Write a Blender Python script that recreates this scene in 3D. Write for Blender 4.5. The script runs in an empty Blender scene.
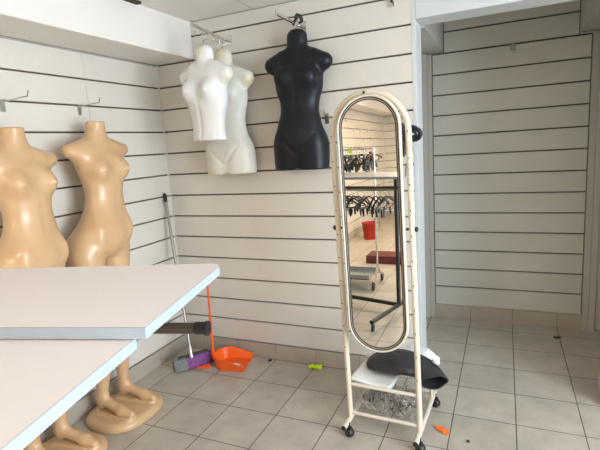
import bpy, math, random
import numpy as np
from mathutils import Vector, Matrix
random.seed(7); rng = np.random.default_rng(3)
PI = math.pi
S = bpy.context.scene
COL = S.collection

# ------------------------------------------------------------------ materials
def mat(name, col, rough=.5, metal=0., spec=.5, coat=0., noise=None, bump=None, trans=0., alpha=1., sss=0.):
    m = bpy.data.materials.new(name); m.use_nodes = True
    nt = m.node_tree; b = nt.nodes['Principled BSDF']
    b.inputs['Base Color'].default_value = (*col, 1); b.inputs['Roughness'].default_value = rough
    b.inputs['Metallic'].default_value = metal; b.inputs['Specular IOR Level'].default_value = spec
    b.inputs['Coat Weight'].default_value = coat; b.inputs['Transmission Weight'].default_value = trans
    b.inputs['Alpha'].default_value = alpha
    if sss: b.inputs['Subsurface Weight'].default_value = sss; b.inputs['Subsurface Radius'].default_value = (.02,.015,.01)
    tc = nt.nodes.new('ShaderNodeTexCoord')
    if noise:
        col2, scale, lo, hi = noise
        n = nt.nodes.new('ShaderNodeTexNoise'); n.inputs['Scale'].default_value = scale; n.inputs['Detail'].default_value = 5
        r = nt.nodes.new('ShaderNodeMapRange'); r.inputs[1].default_value = lo; r.inputs[2].default_value = hi
        mx = nt.nodes.new('ShaderNodeMix'); mx.data_type = 'RGBA'
        mx.inputs[6].default_value = (*col, 1); mx.inputs[7].default_value = (*col2, 1)
        nt.links.new(tc.outputs['Object'], n.inputs['Vector']); nt.links.new(n.outputs['Fac'], r.inputs[0])
        nt.links.new(r.outputs[0], mx.inputs[0]); nt.links.new(mx.outputs[2], b.inputs['Base Color'])
    if bump:
        scale, st, dist = bump
        n = nt.nodes.new('ShaderNodeTexNoise'); n.inputs['Scale'].default_value = scale; n.inputs['Detail'].default_value = 3
        bp = nt.nodes.new('ShaderNodeBump'); bp.inputs['Strength'].default_value = st; bp.inputs['Distance'].default_value = dist
        nt.links.new(tc.outputs['Object'], n.inputs['Vector']); nt.links.new(n.outputs['Fac'], bp.inputs['Height'])
        nt.links.new(bp.outputs[0], b.inputs['Normal'])
    return m

TILE = .3023; GX = .4628; GY = -.3129
def tile_mat():
    m = mat('floor_tiles', (.4,.36,.31), .38)
    nt = m.node_tree; b = nt.nodes['Principled BSDF']; L = nt.links.new
    tc = nt.nodes.new('ShaderNodeTexCoord')
    mp = nt.nodes.new('ShaderNodeMapping'); mp.inputs['Location'].default_value = (-GX+TILE*40, -GY+TILE*40, 0)
    br = nt.nodes.new('ShaderNodeTexBrick'); br.offset = 0; br.squash = 1
    br.inputs['Scale'].default_value = 1; br.inputs['Brick Width'].default_value = TILE; br.inputs['Row Height'].default_value = TILE
    br.inputs['Mortar Size'].default_value = .0028; br.inputs['Mortar Smooth'].default_value = .1
    br.inputs['Color1'].default_value = (.49,.44,.37,1); br.inputs['Color2'].default_value = (.435,.39,.325,1)
    br.inputs['Mortar'].default_value = (.10,.088,.075,1)
    n = nt.nodes.new('ShaderNodeTexNoise'); n.inputs['Scale'].default_value = 7; n.inputs['Detail'].default_value = 6; n.inputs['Roughness'].default_value = .6
    r = nt.nodes.new('ShaderNodeMapRange'); r.inputs[1].default_value = .3; r.inputs[2].default_value = .7; r.inputs[3].default_value = .84; r.inputs[4].default_value = 1.12
    vm = nt.nodes.new('ShaderNodeVectorMath'); vm.operation = 'SCALE'
    L(tc.outputs['Object'], mp.inputs[0]); L(mp.outputs[0], br.inputs['Vector']); L(tc.outputs['Object'], n.inputs['Vector'])
    L(n.outputs['Fac'], r.inputs[0]); L(br.outputs['Color'], vm.inputs[0]); L(r.outputs[0], vm.inputs['Scale'])
    L(vm.outputs[0], b.inputs['Base Color'])
    bp = nt.nodes.new('ShaderNodeBump'); bp.invert = True; bp.inputs['Strength'].default_value = .5; bp.inputs['Distance'].default_value = .002
    L(br.outputs['Fac'], bp.inputs['Height']); L(bp.outputs[0], b.inputs['Normal'])
    rr = nt.nodes.new('ShaderNodeMapRange'); rr.inputs[3].default_value = .33; rr.inputs[4].default_value = .5
    L(n.outputs['Fac'], rr.inputs[0]); L(rr.outputs[0], b.inputs['Roughness'])
    return m
M = {}
M['tile'] = tile_mat()
M['board'] = mat('slat_board', (.70,.66,.585), .38, noise=((.66,.62,.545), 3, .3, .7), bump=(90,.05,.001))
M['board_shade'] = mat('shaded_slat_board', (.585,.575,.51), .42, noise=((.55,.54,.475), 3, .3, .7), bump=(90,.05,.001))  # same slat boards, with the corridor's shade put into a greyer colour
M['groove'] = mat('slat_groove', (.125,.092,.062), .7)
M['plain'] = mat('painted_wall', (.72,.69,.63), .6, noise=((.68,.65,.59), 4, .3, .7))
M['post'] = mat('painted_post', (.60,.62,.61), .5)
M['ceil'] = mat('ceiling_paint', (.80,.765,.71), .8, noise=((.77,.73,.67), 2, .3, .7))
M['seam'] = mat('ceiling_seam', (.30,.26,.22), .8)
M['base'] = mat('plinth_tile', (.45,.39,.32), .4, noise=((.40,.345,.28), 9, .3, .7))
M['grout'] = mat('plinth_grout', (.16,.13,.10), .9)
M['frame'] = mat('door_frame_paint', (.47,.455,.40), .5)
M['dark'] = mat('dark_gap', (.05,.04,.03), .8)
M['cream'] = mat('cream_enamel', (.70,.61,.48), .3, coat=.3, noise=((.64,.54,.42), 6, .45, .8))
M['creamw'] = mat('pale_enamel', (.66,.59,.48), .32, coat=.2, noise=((.66,.60,.50), 10, .5, .8))
M['mirror'] = mat('mirror_glass', (.83,.82,.78), .0, metal=1)
M['black'] = mat('black_rubber', (.012,.012,.014), .45)
M['blackm'] = mat('black_metal', (.018,.017,.017), .4)
M['bust_black'] = mat('black_plastic_bust', (.006,.008,.012), .42, spec=.32)
M['chrome'] = mat('chrome', (.72,.70,.66), .18, metal=1)
M['stick'] = mat('grey_steel_stick', (.36,.35,.33), .34, metal=.8)
M['steel'] = mat('brushed_steel', (.55,.54,.52), .3, metal=1)
M['skin'] = mat('beige_mannequin', (.60,.385,.205), .33, spec=.5, coat=.15, noise=((.55,.345,.18), 3, .35, .7))
M['white_top'] = mat('white_laminate', (.70,.645,.63), .36)
M['edge'] = mat('grey_edge_band', (.33,.39,.45), .45)
M['edgeline'] = mat('edge_glue_line', (.12,.10,.09), .6)
M['brown'] = mat('brown_steel_tube', (.085,.06,.045), .35, metal=.3)
M['wplastic'] = mat('white_plastic', (.78,.78,.76), .22, coat=.5, sss=.3, noise=((.72,.62,.36), 4.5, .55, .70), bump=(14,.18,.01))
M['wplastic2'] = mat('cream_plastic', (.74,.73,.66), .35, sss=.3, noise=((.70,.57,.27), 4, .52, .68))
M['orange'] = mat('orange_plastic', (.93,.13,.01), .32, coat=.2)
M['orange2'] = mat('orange_card', (1.0,.19,.03), .5)
M['yellow'] = mat('neon_yellow', (.62,.88,.02), .5)
M['purple'] = mat('purple_bristle', (.15,.045,.19), .8, noise=((.26,.10,.30), 160, .4, .6), bump=(300,.8,.004))
M['greyb'] = mat('grey_bristle', (.14,.15,.14), .85, noise=((.26,.27,.26), 160, .4, .6), bump=(300,.8,.004))
M['bag'] = mat('charcoal_cloth', (.020,.020,.022), .5, noise=((.036,.036,.04), 12, .3, .7), bump=(11,.9,.02))
M['baginside'] = mat('black_lining', (.01,.01,.012), .7)
M['wbag'] = mat('white_polythene', (.76,.80,.84), .3, bump=(18,.9,.015))
M['paper'] = mat('white_paper', (.80,.79,.76), .6, bump=(12,.3,.008))
M['clear'] = mat('grey_clear_plastic', (.50,.47,.42), .2, coat=.5)
M['silver'] = mat('silver_tape', (.6,.62,.65), .25, metal=.7)
M['red'] = mat('red_plastic', (.42,.018,.008), .35)
M['darkred'] = mat('dark_red_box', (.10,.012,.01), .5)
M['greymetal'] = mat('grey_shelf_metal', (.45,.50,.50), .25, metal=.8)
M['hang_b'] = mat('black_hanger_plastic', (.015,.016,.02), .35)
M['hang_g'] = mat('grey_hanger_plastic', (.10,.115,.115), .3)
M['glass'] = mat('window_glass', (.9,.95,1), .02, trans=1)
M['blue'] = mat('blue_tag', (.05,.30,.36), .4)

# ------------------------------------------------------------------ mesh builder
class MB:
    def __init__(s): s.v=[]; s.f=[]; s.m=[]; s.sm=[]
    def add(s, vs, fs, mi=0, smooth=False):
        o=len(s.v); s.v += [tuple(v) for v in vs]
        for f in fs: s.f.append(tuple(i+o for i in f)); s.m.append(mi); s.sm.append(smooth)
        return s
    def box(s, x0,x1,y0,y1,z0,z1, mi=0, T=None):
        vs=[(x,y,z) for z in (z0,z1) for y in (y0,y1) for x in (x0,x1)]
        if T is not None: vs=[T@Vector(v) for v in vs]
        return s.add(vs, [(0,2,3,1),(4,5,7,6),(0,1,5,4),(2,6,7,3),(0,4,6,2),(1,3,7,5)], mi)
    def tube(s, pts, r, n=12, mi=0, caps=True, ry=None, closed=False):
        pts=[Vector(p) for p in pts]; N=len(pts)
        rr = r if isinstance(r,(list,tuple)) else [r]*N
        tang=[]
        for i in range(N):
            if closed: t=pts[(i+1)%N]-pts[i-1]
            else: t=pts[min(i+1,N-1)]-pts[max(i-1,0)]
            tang.append(t.normalized())
        ref=Vector((0,0,1)) if abs(tang[0].z)<.9 else Vector((0,1,0))
        u=(ref-tang[0]*ref.dot(tang[0])).normalized(); vs=[]
        for i in range(N):
            u=(u-tang[i]*u.dot(tang[i])).normalized(); w=tang[i].cross(u)
            for k in range(n):
                a=2*PI*k/n; vs.append(pts[i]+u*(math.cos(a)*rr[i])+w*(math.sin(a)*rr[i]*(ry or 1)))
        fs=[]
        for i in range(N if closed else N-1):
            j=(i+1)%N
            for k in range(n): fs.append((i*n+k, i*n+(k+1)%n, j*n+(k+1)%n, j*n+k))
        s.add(vs, fs, mi, True)
        if caps and not closed:
            s.add(vs[:n], [tuple(range(n-1,-1,-1))], mi); s.add(vs[-n:], [tuple(range(n))], mi)
        return s
    def cyl(s, a, b, r, n=20, mi=0): return s.tube([a,b], r, n, mi)
    def lathe(s, prof, c=(0,0,0), axis='z', n=28, mi=0):
        vs=[];c=Vector(c)
        for r,h in prof:
            for k in range(n):
                a=2*PI*k/n; p=(r*math.cos(a), r*math.sin(a), h)
                if axis=='x': p=(p[2],p[0],p[1])
                if axis=='y': p=(p[1],p[2],p[0])
                vs.append(c+Vector(p))
        fs=[(i*n+k,i*n+(k+1)%n,(i+1)*n+(k+1)%n,(i+1)*n+k) for i in range(len(prof)-1) for k in range(n)]
        s.add(vs,fs,mi,True); s.add(vs[:n],[tuple(range(n-1,-1,-1))],mi); s.add(vs[-n:],[tuple(range(n))],mi)
        return s
    def prism(s, poly, z0, z1, mi=0, side=None):
        n=len(poly); vs=[(x,y,z0) for x,y in poly]+[(x,y,z1) for x,y in poly]
        s.add(vs,[tuple(range(n-1,-1,-1)),tuple(range(n,2*n))],mi)
        return s.add(vs,[(i,(i+1)%n,n+(i+1)%n,n+i) for i in range(n)], mi if side is None else side)
    def build(s, name, mats, parent=None, bevel=0, loc=None):
        me=bpy.data.meshes.new(name); me.from_pydata(s.v,[],s.f)
        if not isinstance(mats,(list,tuple)): mats=[mats]
        for m in mats: me.materials.append(m)
        me.polygons.foreach_set('material_index', s.m); me.polygons.foreach_set('use_smooth', s.sm); me.update()
        o=bpy.data.objects.new(name, me); COL.objects.link(o)
        if parent: o.parent=parent
        if loc: o.location=loc
        if bevel:
            b=o.modifiers.new('bevel','BEVEL'); b.width=bevel; b.segments=2; b.limit_method='ANGLE'; b.angle_limit=.6
        return o
def tag(o, label=None, cat=None, group=None, kind=None):
    if label: o['label']=label
    if cat: o['category']=cat
    if group: o['group']=group
    if kind: o['kind']=kind
    return o
def empty(name, loc, label, cat, rz=0, group=None):
    o=bpy.data.objects.new(name,None); COL.objects.link(o); o.location=loc; o.rotation_euler=(0,0,rz)
    o.empty_display_size=.1
    return tag(o,label,cat,group)
def struct(o): o['kind']='structure'; return o
def copy_tree(o, parent=None):
    c=o.copy(); COL.objects.link(c)
    if parent: c.parent=parent
    for ch in list(o.children): copy_tree(ch,c)
    return c
def arc(cx,cz,r,a0,a1,n,y=0,plane='xz'):
    out=[]
    for i in range(n+1):
        a=a0+(a1-a0)*i/n; p=(cx+r*math.cos(a), cz+r*math.sin(a))
        out.append((p[0],y,p[1]) if plane=='xz' else (y,p[0],p[1]))
    return out

# ------------------------------------------------------------------ implicit surfaces (surface nets)
def smin(a,b,k):
    h=np.clip(.5+.5*(b-a)/k,0,1); return b*(1-h)+a*h-k*h*(1-h)
def ell(P,c,r):
    x,y,z=[(P[i]-c[i])/r[i] for i in range(3)]
    return (np.sqrt(x*x+y*y+z*z)-1)*min(r)
def cone(P,a,b,ra,rb,sy=1.):
    a=np.array(a,float); b=np.array(b,float); d=b-a; L=d@d
    t=np.clip(((P[0]-a[0])*d[0]+(P[1]-a[1])*d[1]+(P[2]-a[2])*d[2])/L,0,1)
    q=[P[i]-(a[i]+t*d[i]) for i in range(3)]
    return np.sqrt(q[0]**2+(q[1]*sy)**2+q[2]**2)-(ra+(rb-ra)*t)
def smooth_interp(z, zs, vs):
    # monotone-ish cosine-free cubic (catmull-rom) interpolation
    zs=np.array(zs,float); vs=np.array(vs,float)
    m=np.gradient(vs,zs); i=np.clip(np.searchsorted(zs,z)-1,0,len(zs)-2)
    h=zs[i+1]-zs[i]; t=np.clip((z-zs[i])/h,0,1)
    return ((2*t**3-3*t**2+1)*vs[i]+(t**3-2*t**2+t)*h*m[i]+(-2*t**3+3*t**2)*vs[i+1]+(t**3-t**2)*h*m[i+1])
def profile(P, rows, up=2, wide=1, deep=0):
    """rows: (z, half width, half depth, centre depth, centre width)"""
    z=np.clip(P[up], rows[0][0], rows[-1][0]); zs=[r[0] for r in rows]
    a,b,cd,cw=[smooth_interp(z,zs,[r[k] for r in rows]) for k in (1,2,3,4)]
    q=np.sqrt(((P[wide]-cw)/a)**2+((P[deep]-cd)/b)**2)
    d=(q-1)*np.minimum(a,b)
    return np.maximum(d, np.maximum(rows[0][0]-P[up], P[up]-rows[-1][0]))
def nets(f, lo, hi, h):
    ax=[np.arange(lo[i],hi[i]+h,h) for i in range(3)]
    P=np.meshgrid(*ax,indexing='ij'); V=f(P); I=V<0
    n=[len(a) for a in ax]; c=[k-1 for k in n]
    acc=np.zeros((*c,3)); cnt=np.zeros(c)
    idx=np.indices(c)
    sl=lambda o: tuple(slice(o[i],o[i]+c[i]) for i in range(3))
    for axis in range(3):
        for u in (0,1):
            for w in (0,1):
                o=[0,0,0]; oth=[i for i in range(3) if i!=axis]; o[oth[0]]=u; o[oth[1]]=w
                o2=list(o); o2[axis]=1
                va=V[sl(o)]; vb=V[sl(o2)]; cr=(va<0)!=(vb<0)
                t=np.where(cr, va/np.where(cr,va-vb,1), 0)
                for i in range(3):
                    acc[...,i]+=np.where(cr, o[i]+(t if i==axis else 0), 0)
                cnt+=cr
    act=cnt>0; ids=-np.ones(c,int); ids[act]=np.arange(act.sum())
    pos=np.stack([(lo[i]+h*(idx[i][act]+acc[...,i][act]/cnt[act])) for i in range(3)],1)
    faces=[]
    for axis in range(3):
        o1,o2=[i for i in range(3) if i!=axis]
        s0=[slice(1,c[i]) for i in range(3)]; s0[axis]=slice(0,c[axis])
        s1=list(s0); s1[axis]=slice(1,c[axis]+1)
        a=I[tuple(s0)]; b=I[tuple(s1)]; e=np.argwhere(a!=b)
        if not len(e): continue
        flip=a[a!=b]
        base=e.copy(); base[:,o1]+=1; base[:,o2]+=1
        def cell(d1,d2):
            q=base.copy(); q[:,o1]+=d1; q[:,o2]+=d2; return ids[q[:,0],q[:,1],q[:,2]]
        q=np.stack([cell(-1,-1),cell(0,-1),cell(0,0),cell(-1,0)],1)
        if axis==1: flip=~flip
        q[~flip]=q[~flip][:,::-1]
        faces.append(q)
    return pos, np.concatenate(faces)
def net_obj(name, f, lo, hi, h, m, parent=None, smooth_it=2, xf=None):
    pos,fa=nets(f,lo,hi,h)
    if xf is not None: pos=xf(pos)
    me=bpy.data.meshes.new(name); me.from_pydata(pos.tolist(),[],fa.tolist())
    me.polygons.foreach_set('use_smooth',[True]*len(me.polygons)); me.materials.append(m); me.update()
    o=bpy.data.objects.new(name,me); COL.objects.link(o)
    if parent: o.parent=parent
    if smooth_it:
        s=o.modifiers.new('smooth','SMOOTH'); s.factor=.5; s.iterations=smooth_it
    return o

# ------------------------------------------------------------------ setting
Z0=.264; ST=.15; CEIL=2.305; YF=-8.2; XR=4.6; YA=1.068
def slat_wall(name, axis, a0, a1, zlist, fixed, sign, depth=.014, seams=(), gap=.0054, ext=0, bm='board'):
    """boards between consecutive z values; axis the wall runs along; the face lies at `fixed`, solid behind it (sign)"""
    b=MB(); cuts=[a0]+sorted(seams)+[a1]
    for z0,z1 in zip(zlist[:-1],zlist[1:]):
        for c0,c1 in zip(cuts[:-1],cuts[1:]):
            g0=.0008 if c0!=a0 else 0; g1=.0008 if c1!=a1 else 0
            lo=z0+(gap if z0!=zlist[0] else 0); hi=z1-gap
            f0,f1=sorted((fixed, fixed+sign*depth))
            if axis=='x': b.box(c0+g0,c1-g1,f0,f1,lo,hi)
            else: b.box(f0,f1,c0+g0,c1-g1,lo,hi)
    f0,f1=sorted((fixed+sign*depth, fixed+sign*(depth+.01)))
    if axis=='x': b.box(a0-ext,a1+ext,f0,f1,zlist[0],zlist[-1]+ext,1)
    else: b.box(f0,f1,a0,a1,zlist[0],zlist[-1],1)
    return struct(b.build(name,[M[bm],M['groove']]))
def baseboard(name, axis, a0, a1, fixed, sign, h=.108, th=.009, g=GX):
    b=MB(); k=math.floor((a0-g)/TILE); 
    while g+k*TILE<a1:
        c0=max(a0,g+k*TILE+.0015); c1=min(a1,g+(k+1)*TILE-.0015); k+=1
        if c1-c0<.004: continue
        f0,f1=sorted((fixed, fixed+sign*th))
        if axis=='x': b.box(c0,c1,f0,f1,0,h)
        else: b.box(f0,f1,c0,c1,0,h)
    f0,f1=sorted((fixed, fixed+sign*(th-.002)))
    if axis=='x': b.box(a0,a1,f0,f1,0,h-.001,1)
    else: b.box(f0,f1,a0,a1,0,h-.001,1)
    return struct(b.build(name,[M['base'],M['grout']]))

struct(MB().box(-.1,XR+.1,YF-.1,YA+.2,-.1,0).build('floor',M['tile']))
cb=MB().box(-.1,XR+.1,YF-.1,YA+.2,CEIL,CEIL+.1)
for xs in (.789, 1.99, 3.19): cb.box(xs-.002,xs+.002,YF,0,CEIL-.0006,CEIL+.001,1)
for ys in (-1.7,-2.9,-4.1,-5.3,-6.5): cb.box(.316,XR,ys-.002,ys+.002,CEIL-.0006,CEIL+.001,1)
struct(cb.build('ceiling',[M['ceil'],M['seam']]))
zl=[Z0+k*ST for k in range(-1,13)]
slat_wall('wall_left','y',YF,0,zl,0,-1,seams=(-.63,-3.05,-5.4))
MB().box(-.1,-.024,YF,.18,0,CEIL).build('wall_left_core',M['plain'])['kind']='structure'
bpy.data.objects['wall_left_core'].name='wall_outer'
slat_wall('wall_back','x',0,1.742,zl+[Z0+13*ST,CEIL],0,1)
pb=MB().box(1.742,1.765,0,.18,0,CEIL); pb.box(-.024,1.742,.024,.18,0,CEIL); pb.box(-.024,0,.0,.024,0,CEIL)
struct(pb.build('wall_partition',M['post'],bevel=.002))
hb=MB().box(1.7665,2.71,0.0,.18,2.088,CEIL); hb.box(1.765,1.7665,.003,.17,2.088,CEIL,1)
struct(hb.build('trim_1',[M['post'],M['dark']]))
struct(MB().box(2.71,XR,0,.18,0,CEIL).build('wall_corridor_front',M['plain'],bevel=.003))
struct(MB().box(0,.316,YF,0,2.0685,CEIL).build('trim_2',M['ceil'],bevel=.006))
baseboard('baseboard_left','y',YF,-.009,0,1,g=GY)
baseboard('baseboard_back','x',0,1.74,0,-1)
baseboard('baseboard_corridor_front','x',2.71,XR,0,-1)
bb=MB().box(2.698,2.71,-.009,.18,0,.108); struct(bb.build('baseboard_jamb',M['base'],bevel=.003))
# corridor behind the opening
slat_wall('wall_corridor','x',1.706,2.729,[.114]+[2.0657-n*ST for n in range(12,-1,-1)],YA,1,ext=.006,bm='board_shade')
slat_wall('wall_corridor_upper','x',1.790,2.655,[2.0725,2.2157,CEIL],YA,1,ext=.006,bm='board_shade')
struct(MB().box(1.2,3.4,YA+.024,YA+.2,0,CEIL).build('wall_corridor_core',M['plain']))
fb=MB(); fb.box(1.625,1.668,YA-.03,YA+.02,0,2.075); fb.box(1.668,1.70,YA-.016,YA+.02,0,2.0657)
struct(fb.build('trim_3',M['frame'],bevel=.003))
fb=MB(); fb.box(2.735,2.775,YA-.016,YA+.02,0,2.0657); fb.box(2.775,2.815,YA-.03,YA+.02,0,2.075)
struct(fb.build('trim_4',M['frame'],bevel=.003))
struct(MB().box(1.5,1.785,.18,YA+.02,2.0757,CEIL).build('trim_5',M['frame']))
struct(MB().box(2.66,3.0,.18,YA+.02,2.0857,CEIL).build('trim_6',M['frame']))
struct(MB().box(1.5,1.625,.18,YA+.02,0,2.0757).build('wall_corridor_left',M['plain']))
struct(MB().box(3.0,3.1,.18,YA+.02,0,CEIL).build('wall_corridor_right',M['plain']))
baseboard('baseboard_corridor','x',1.70,2.735,YA,-1,h=.112)
# rest of the shop (seen in the mirror)
zlf=[Z0+k*ST for k in range(-1,14)]+[CEIL]
slat_wall('wall_front','x',0,XR,zlf,YF,-1)
baseboard('baseboard_front','x',0,XR,YF,1)
# right wall with a wide shop window
wy0,wy1,wz0,wz1=-3.9,-.6,.3,2.2
w=MB(); w.box(XR,XR+.1,YF,wy0,0,CEIL); w.box(XR,XR+.1,wy1,0,0,CEIL); w.box(XR,XR+.1,wy0,wy1,0,wz0); w.box(XR,XR+.1,wy0,wy1,wz1,CEIL)
struct(w.build('wall_right',M['plain']))
w=MB()
for y in (wy0,(wy0+wy1)/2-.02,wy1-.04): w.box(XR+.02,XR+.07,y,y+.04,wz0,wz1)
w.box(XR+.02,XR+.07,wy0,wy1,wz0,wz0+.04); w.box(XR+.02,XR+.07,wy0,wy1,wz1-.04,wz1)
struct(w.build('window_1',M['post']))
# dark end of a strip at the ceiling edge above the bulkhead
tag(MB().box(.317,.352,-.80,-.49,CEIL-.012,CEIL-.0005).build('cover_strip',M['dark']),'short dark brown strip on the ceiling along the boxed beam','strip')

# ------------------------------------------------------------------ mannequins
def torso_marks(X,Y,Z,cy,zc,zn,k):
    # shallow centre line, navel and pelvis lines on the front (X forward)
    fr=np.clip(X*40-1.0,0,1)
    g=.0035*np.exp(-((Y-cy)/.011)**2)*np.clip((Z-zn)*12,0,1)*np.clip((zn+.30-Z)*12,0,1)
    for s in (-1,1):
        t=np.clip((Z-zc)/.13,0,1); line=cy+s*(.012+.115*t)
        g=g+.0045*np.exp(-((Y-line)/.013)**2)*np.clip((Z-zc+.02)*25,0,1)*np.clip((zc+.125-Z)*20,0,1)
    return g*fr*k
def body_sdf(P):
    t=np.clip((P[2]-.45)/.55,0,1); th=math.radians(3)*(t*t*(3-2*t))
    P=[P[0]*np.cos(th)+P[1]*np.sin(th), -P[0]*np.sin(th)+P[1]*np.cos(th), P[2]]
    rows=[(.945,.110,.080,.0,.008),(.975,.165,.115,-.008,.014),(1.01,.183,.126,-.010,.022),(1.07,.174,.117,-.004,.036),(1.13,.148,.100,.004,.056),
          (1.20,.124,.085,.01,.072),(1.26,.114,.080,.01,.080),(1.33,.125,.086,.008,.086),(1.40,.144,.096,.0,.090),(1.46,.158,.090,-.006,.092),(1.51,.154,.068,-.012,.092),
          (1.545,.115,.056,-.012,.092),(1.575,.074,.053,-.010,.094),(1.605,.056,.052,-.008,.095),(1.70,.054,.051,-.004,.097)]
    d=profile(P,rows)
    c=.092
    for s in (-1,1):
        d=smin(d,cone(P,(-.012,c+s*.11,1.508),(-.010,c+s*.190,1.507),.046,.033),.05)
        d=smin(d,ell(P,(.070,c+s*.076,1.400),(.044,.045,.050)),.034)
        d=smin(d,ell(P,(.119,c+s*.080,1.397),(.008,.009,.009)),.012)
        d=smin(d,ell(P,(.085,.045+s*.105,1.075),(.02,.018,.035)),.05)
        d=smin(d,ell(P,(-.065,.01+s*.075,.97),(.075,.085,.085)),.05)
    d=smin(d,ell(P,(.045,.03,1.07),(.050,.07,.08)),.06)
    d=d+torso_marks(P[0],P[1],P[2],.022+np.clip((P[2]-1.0)*.26,0,.07),.965,1.12,1.)
    legs=None
    for s,kx,fy in ((-1,.030,-.085),(1,.0,.075)):
        l=cone(P,(-.004,s*.098+.006,.95),(kx,s*.078,.52),.090,.050)
        l=smin(l,cone(P,(kx,s*.078,.53),(kx-.035,s*.079,.36),.050,.051),.03)
        l=smin(l,cone(P,(kx-.035,s*.079,.36),(-.035,fy,.16),.050,.029),.03)
        l=smin(l,cone(P,(-.038,fy,.15),(-.045,fy,.092),.029,.028),.02)
        ty=fy+s*.010
        l=smin(l,cone(P,(-.035,fy,.12),(.105,ty,.080),.027,.028),.03)
        l=smin(l,cone(P,(.105,ty,.078),(.168,ty-s*.004,.070),.030,.020),.02)
        legs=l if legs is None else np.minimum(legs,l)
    d=smin(d,legs,.028)
    d=np.maximum(d,P[2]-1.658)
    return np.maximum(d,.0605-P[2])
root=empty('mannequin',(.19,-.865,0),'beige headless female mannequin on a beige base, nearer the corner of the room','mannequin',rz=math.radians(0))
net_obj('body',body_sdf,(-.2,-.27,.04),(.22,.36,1.69),.0078,M['skin'],root)
def base_sdf(P):
    q=(np.abs((P[0]-.03)/.185)**2.6+np.abs((P[1]+.0)/.205)**2.6)**(1/2.6)
    e=(q-1)*.185
    top=.058-.012*np.clip(q,0,1)**2
    d=smin(-smin(-e,-(P[2]-top),.03) if False else np.maximum(e+.0,P[2]-top), np.maximum(e,P[2]-top),.001)
    r=.03
    ex=np.maximum(e+r,0); ez=np.maximum(P[2]-top+r,0)
    d=np.sqrt(ex*ex+ez*ez)-r+np.minimum(np.maximum(e+r,P[2]-top+r),0)
    for s,fy in ((-1,-.085),(1,.075)):
        dd=cone(P,(-.05,fy,.06),(.15,fy+s*.01,.06),.043,.036)
        d=smin(d,np.maximum(dd,P[2]-.0655),.01)
    return np.maximum(d,-P[2])
net_obj('base',base_sdf,(-.2,-.24,-.02),(.25,.24,.08),.006,M['skin'],root,3)
m1=copy_tree(root); m1.location=(.205,-1.305,0); m1.scale=(1,1,.978); m1.rotation_euler=(0,0,math.radians(3))
m1['label']='beige headless female mannequin at the left edge, nearer the camera than its twin'
for ch in m1.children:
    if ch.name.startswith('body'):
        ch.data=ch.data.copy(); n_=len(ch.data.vertices); co_=np.zeros(n_*3); ch.data.vertices.foreach_get('co',co_); co_=co_.reshape(-1,3)
        q_=np.clip((co_[:,2]-.98)/.5,0,1); co_[:,1]-=.04*q_*q_*(3-2*q_); ch.data.vertices.foreach_set('co',co_.ravel()); ch.data.update()
root['group']=m1['group']='mannequins along the left wall'

# ------------------------------------------------------------------ hanging torso forms
def bust_obj(name, rows, zcut, sh_z, sh_w, br_z, m, thigh, parent, top_round=.05, waist=False):
    def f(P):
        Q=[P[0],-P[1],P[2]]  # front is -y ; depth measured along -y
        d=profile(Q,rows,up=2,wide=0,deep=1)
        for s in (-1,1):
            d=smin(d,cone(Q,(s*(sh_w-.11),.0,sh_z+.008),(s*(sh_w-.040),.0,sh_z-.020),.046,.043),.04)
            d=smin(d,ell(Q,(s*.074,.068,br_z),(.050,.040,.054)),.035)
            d=smin(d,ell(Q,(s*.075,.108,br_z-.002),(.008,.007,.008)),.01)
        if thigh:
            for s in (-1,1): d=smin(d,cone(Q,(s*.076,.012,zcut+.14),(s*.080,.016,zcut-.1),.078,.074),.05)
            d=smin(d,ell(Q,(0,.045,zcut+.22),(.10,.055,.11)),.06)
        d=d+torso_marks(Q[1],Q[0],Q[2],0.,-.70,-.56,1.3)
        d=np.maximum(d,zcut+.0-P[2]+ (.0 if not thigh else .35*np.maximum(0,.03-np.abs(P[0]))*1.0))
        shell=np.maximum(d,-(d+.011))
        shell=np.maximum(shell,-Q[1]-.02)
        # rounded rim at the cut
        return shell
    o=net_obj(name,f,(-.27,-.19,zcut-.02),(.27,.05,.03),.0062,m,parent,2)
    return o
def torso_rows(thigh,hs=1.):
    r=[(-.80,.152,.080,.0,0),(-.74,.160*hs,.084,.0,0),(-.67,.162*hs,.086,.0,0),(-.60,.150*hs,.082,.0,0),(-.54,.130,.075,.0,0),(-.47,.117,.068,.0,0),(-.40,.123,.072,0,0),
       (-.33,.144,.085,0,0),(-.25,.150,.085,0,0),(-.19,.152,.070,0,0),(-.145,.122,.056,0,0),(-.115,.080,.050,0,0),(-.09,.063,.048,0,0),(-.05,.061,.048,0,0),(-.015,.052,.042,0,0),(0,.035,.03,0,0)]
    return r
rb=empty('torso_form',(1.107,-.085,2.118),'black plastic female torso form hanging from a chrome wall arm','torso form')
bust_obj('shell',torso_rows(True),-.80,-.165,.205,-.27,M['bust_black'],True,rb)
h=MB(); h.tube([(0,0,-.02),(0,0,.012)]+arc(0,.028,.016,-PI/2,PI,10,0),.0028,8); h.build('hook',M['chrome'],rb)
rb.rotation_euler=(0,math.radians(1.2),math.radians(3))
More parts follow.
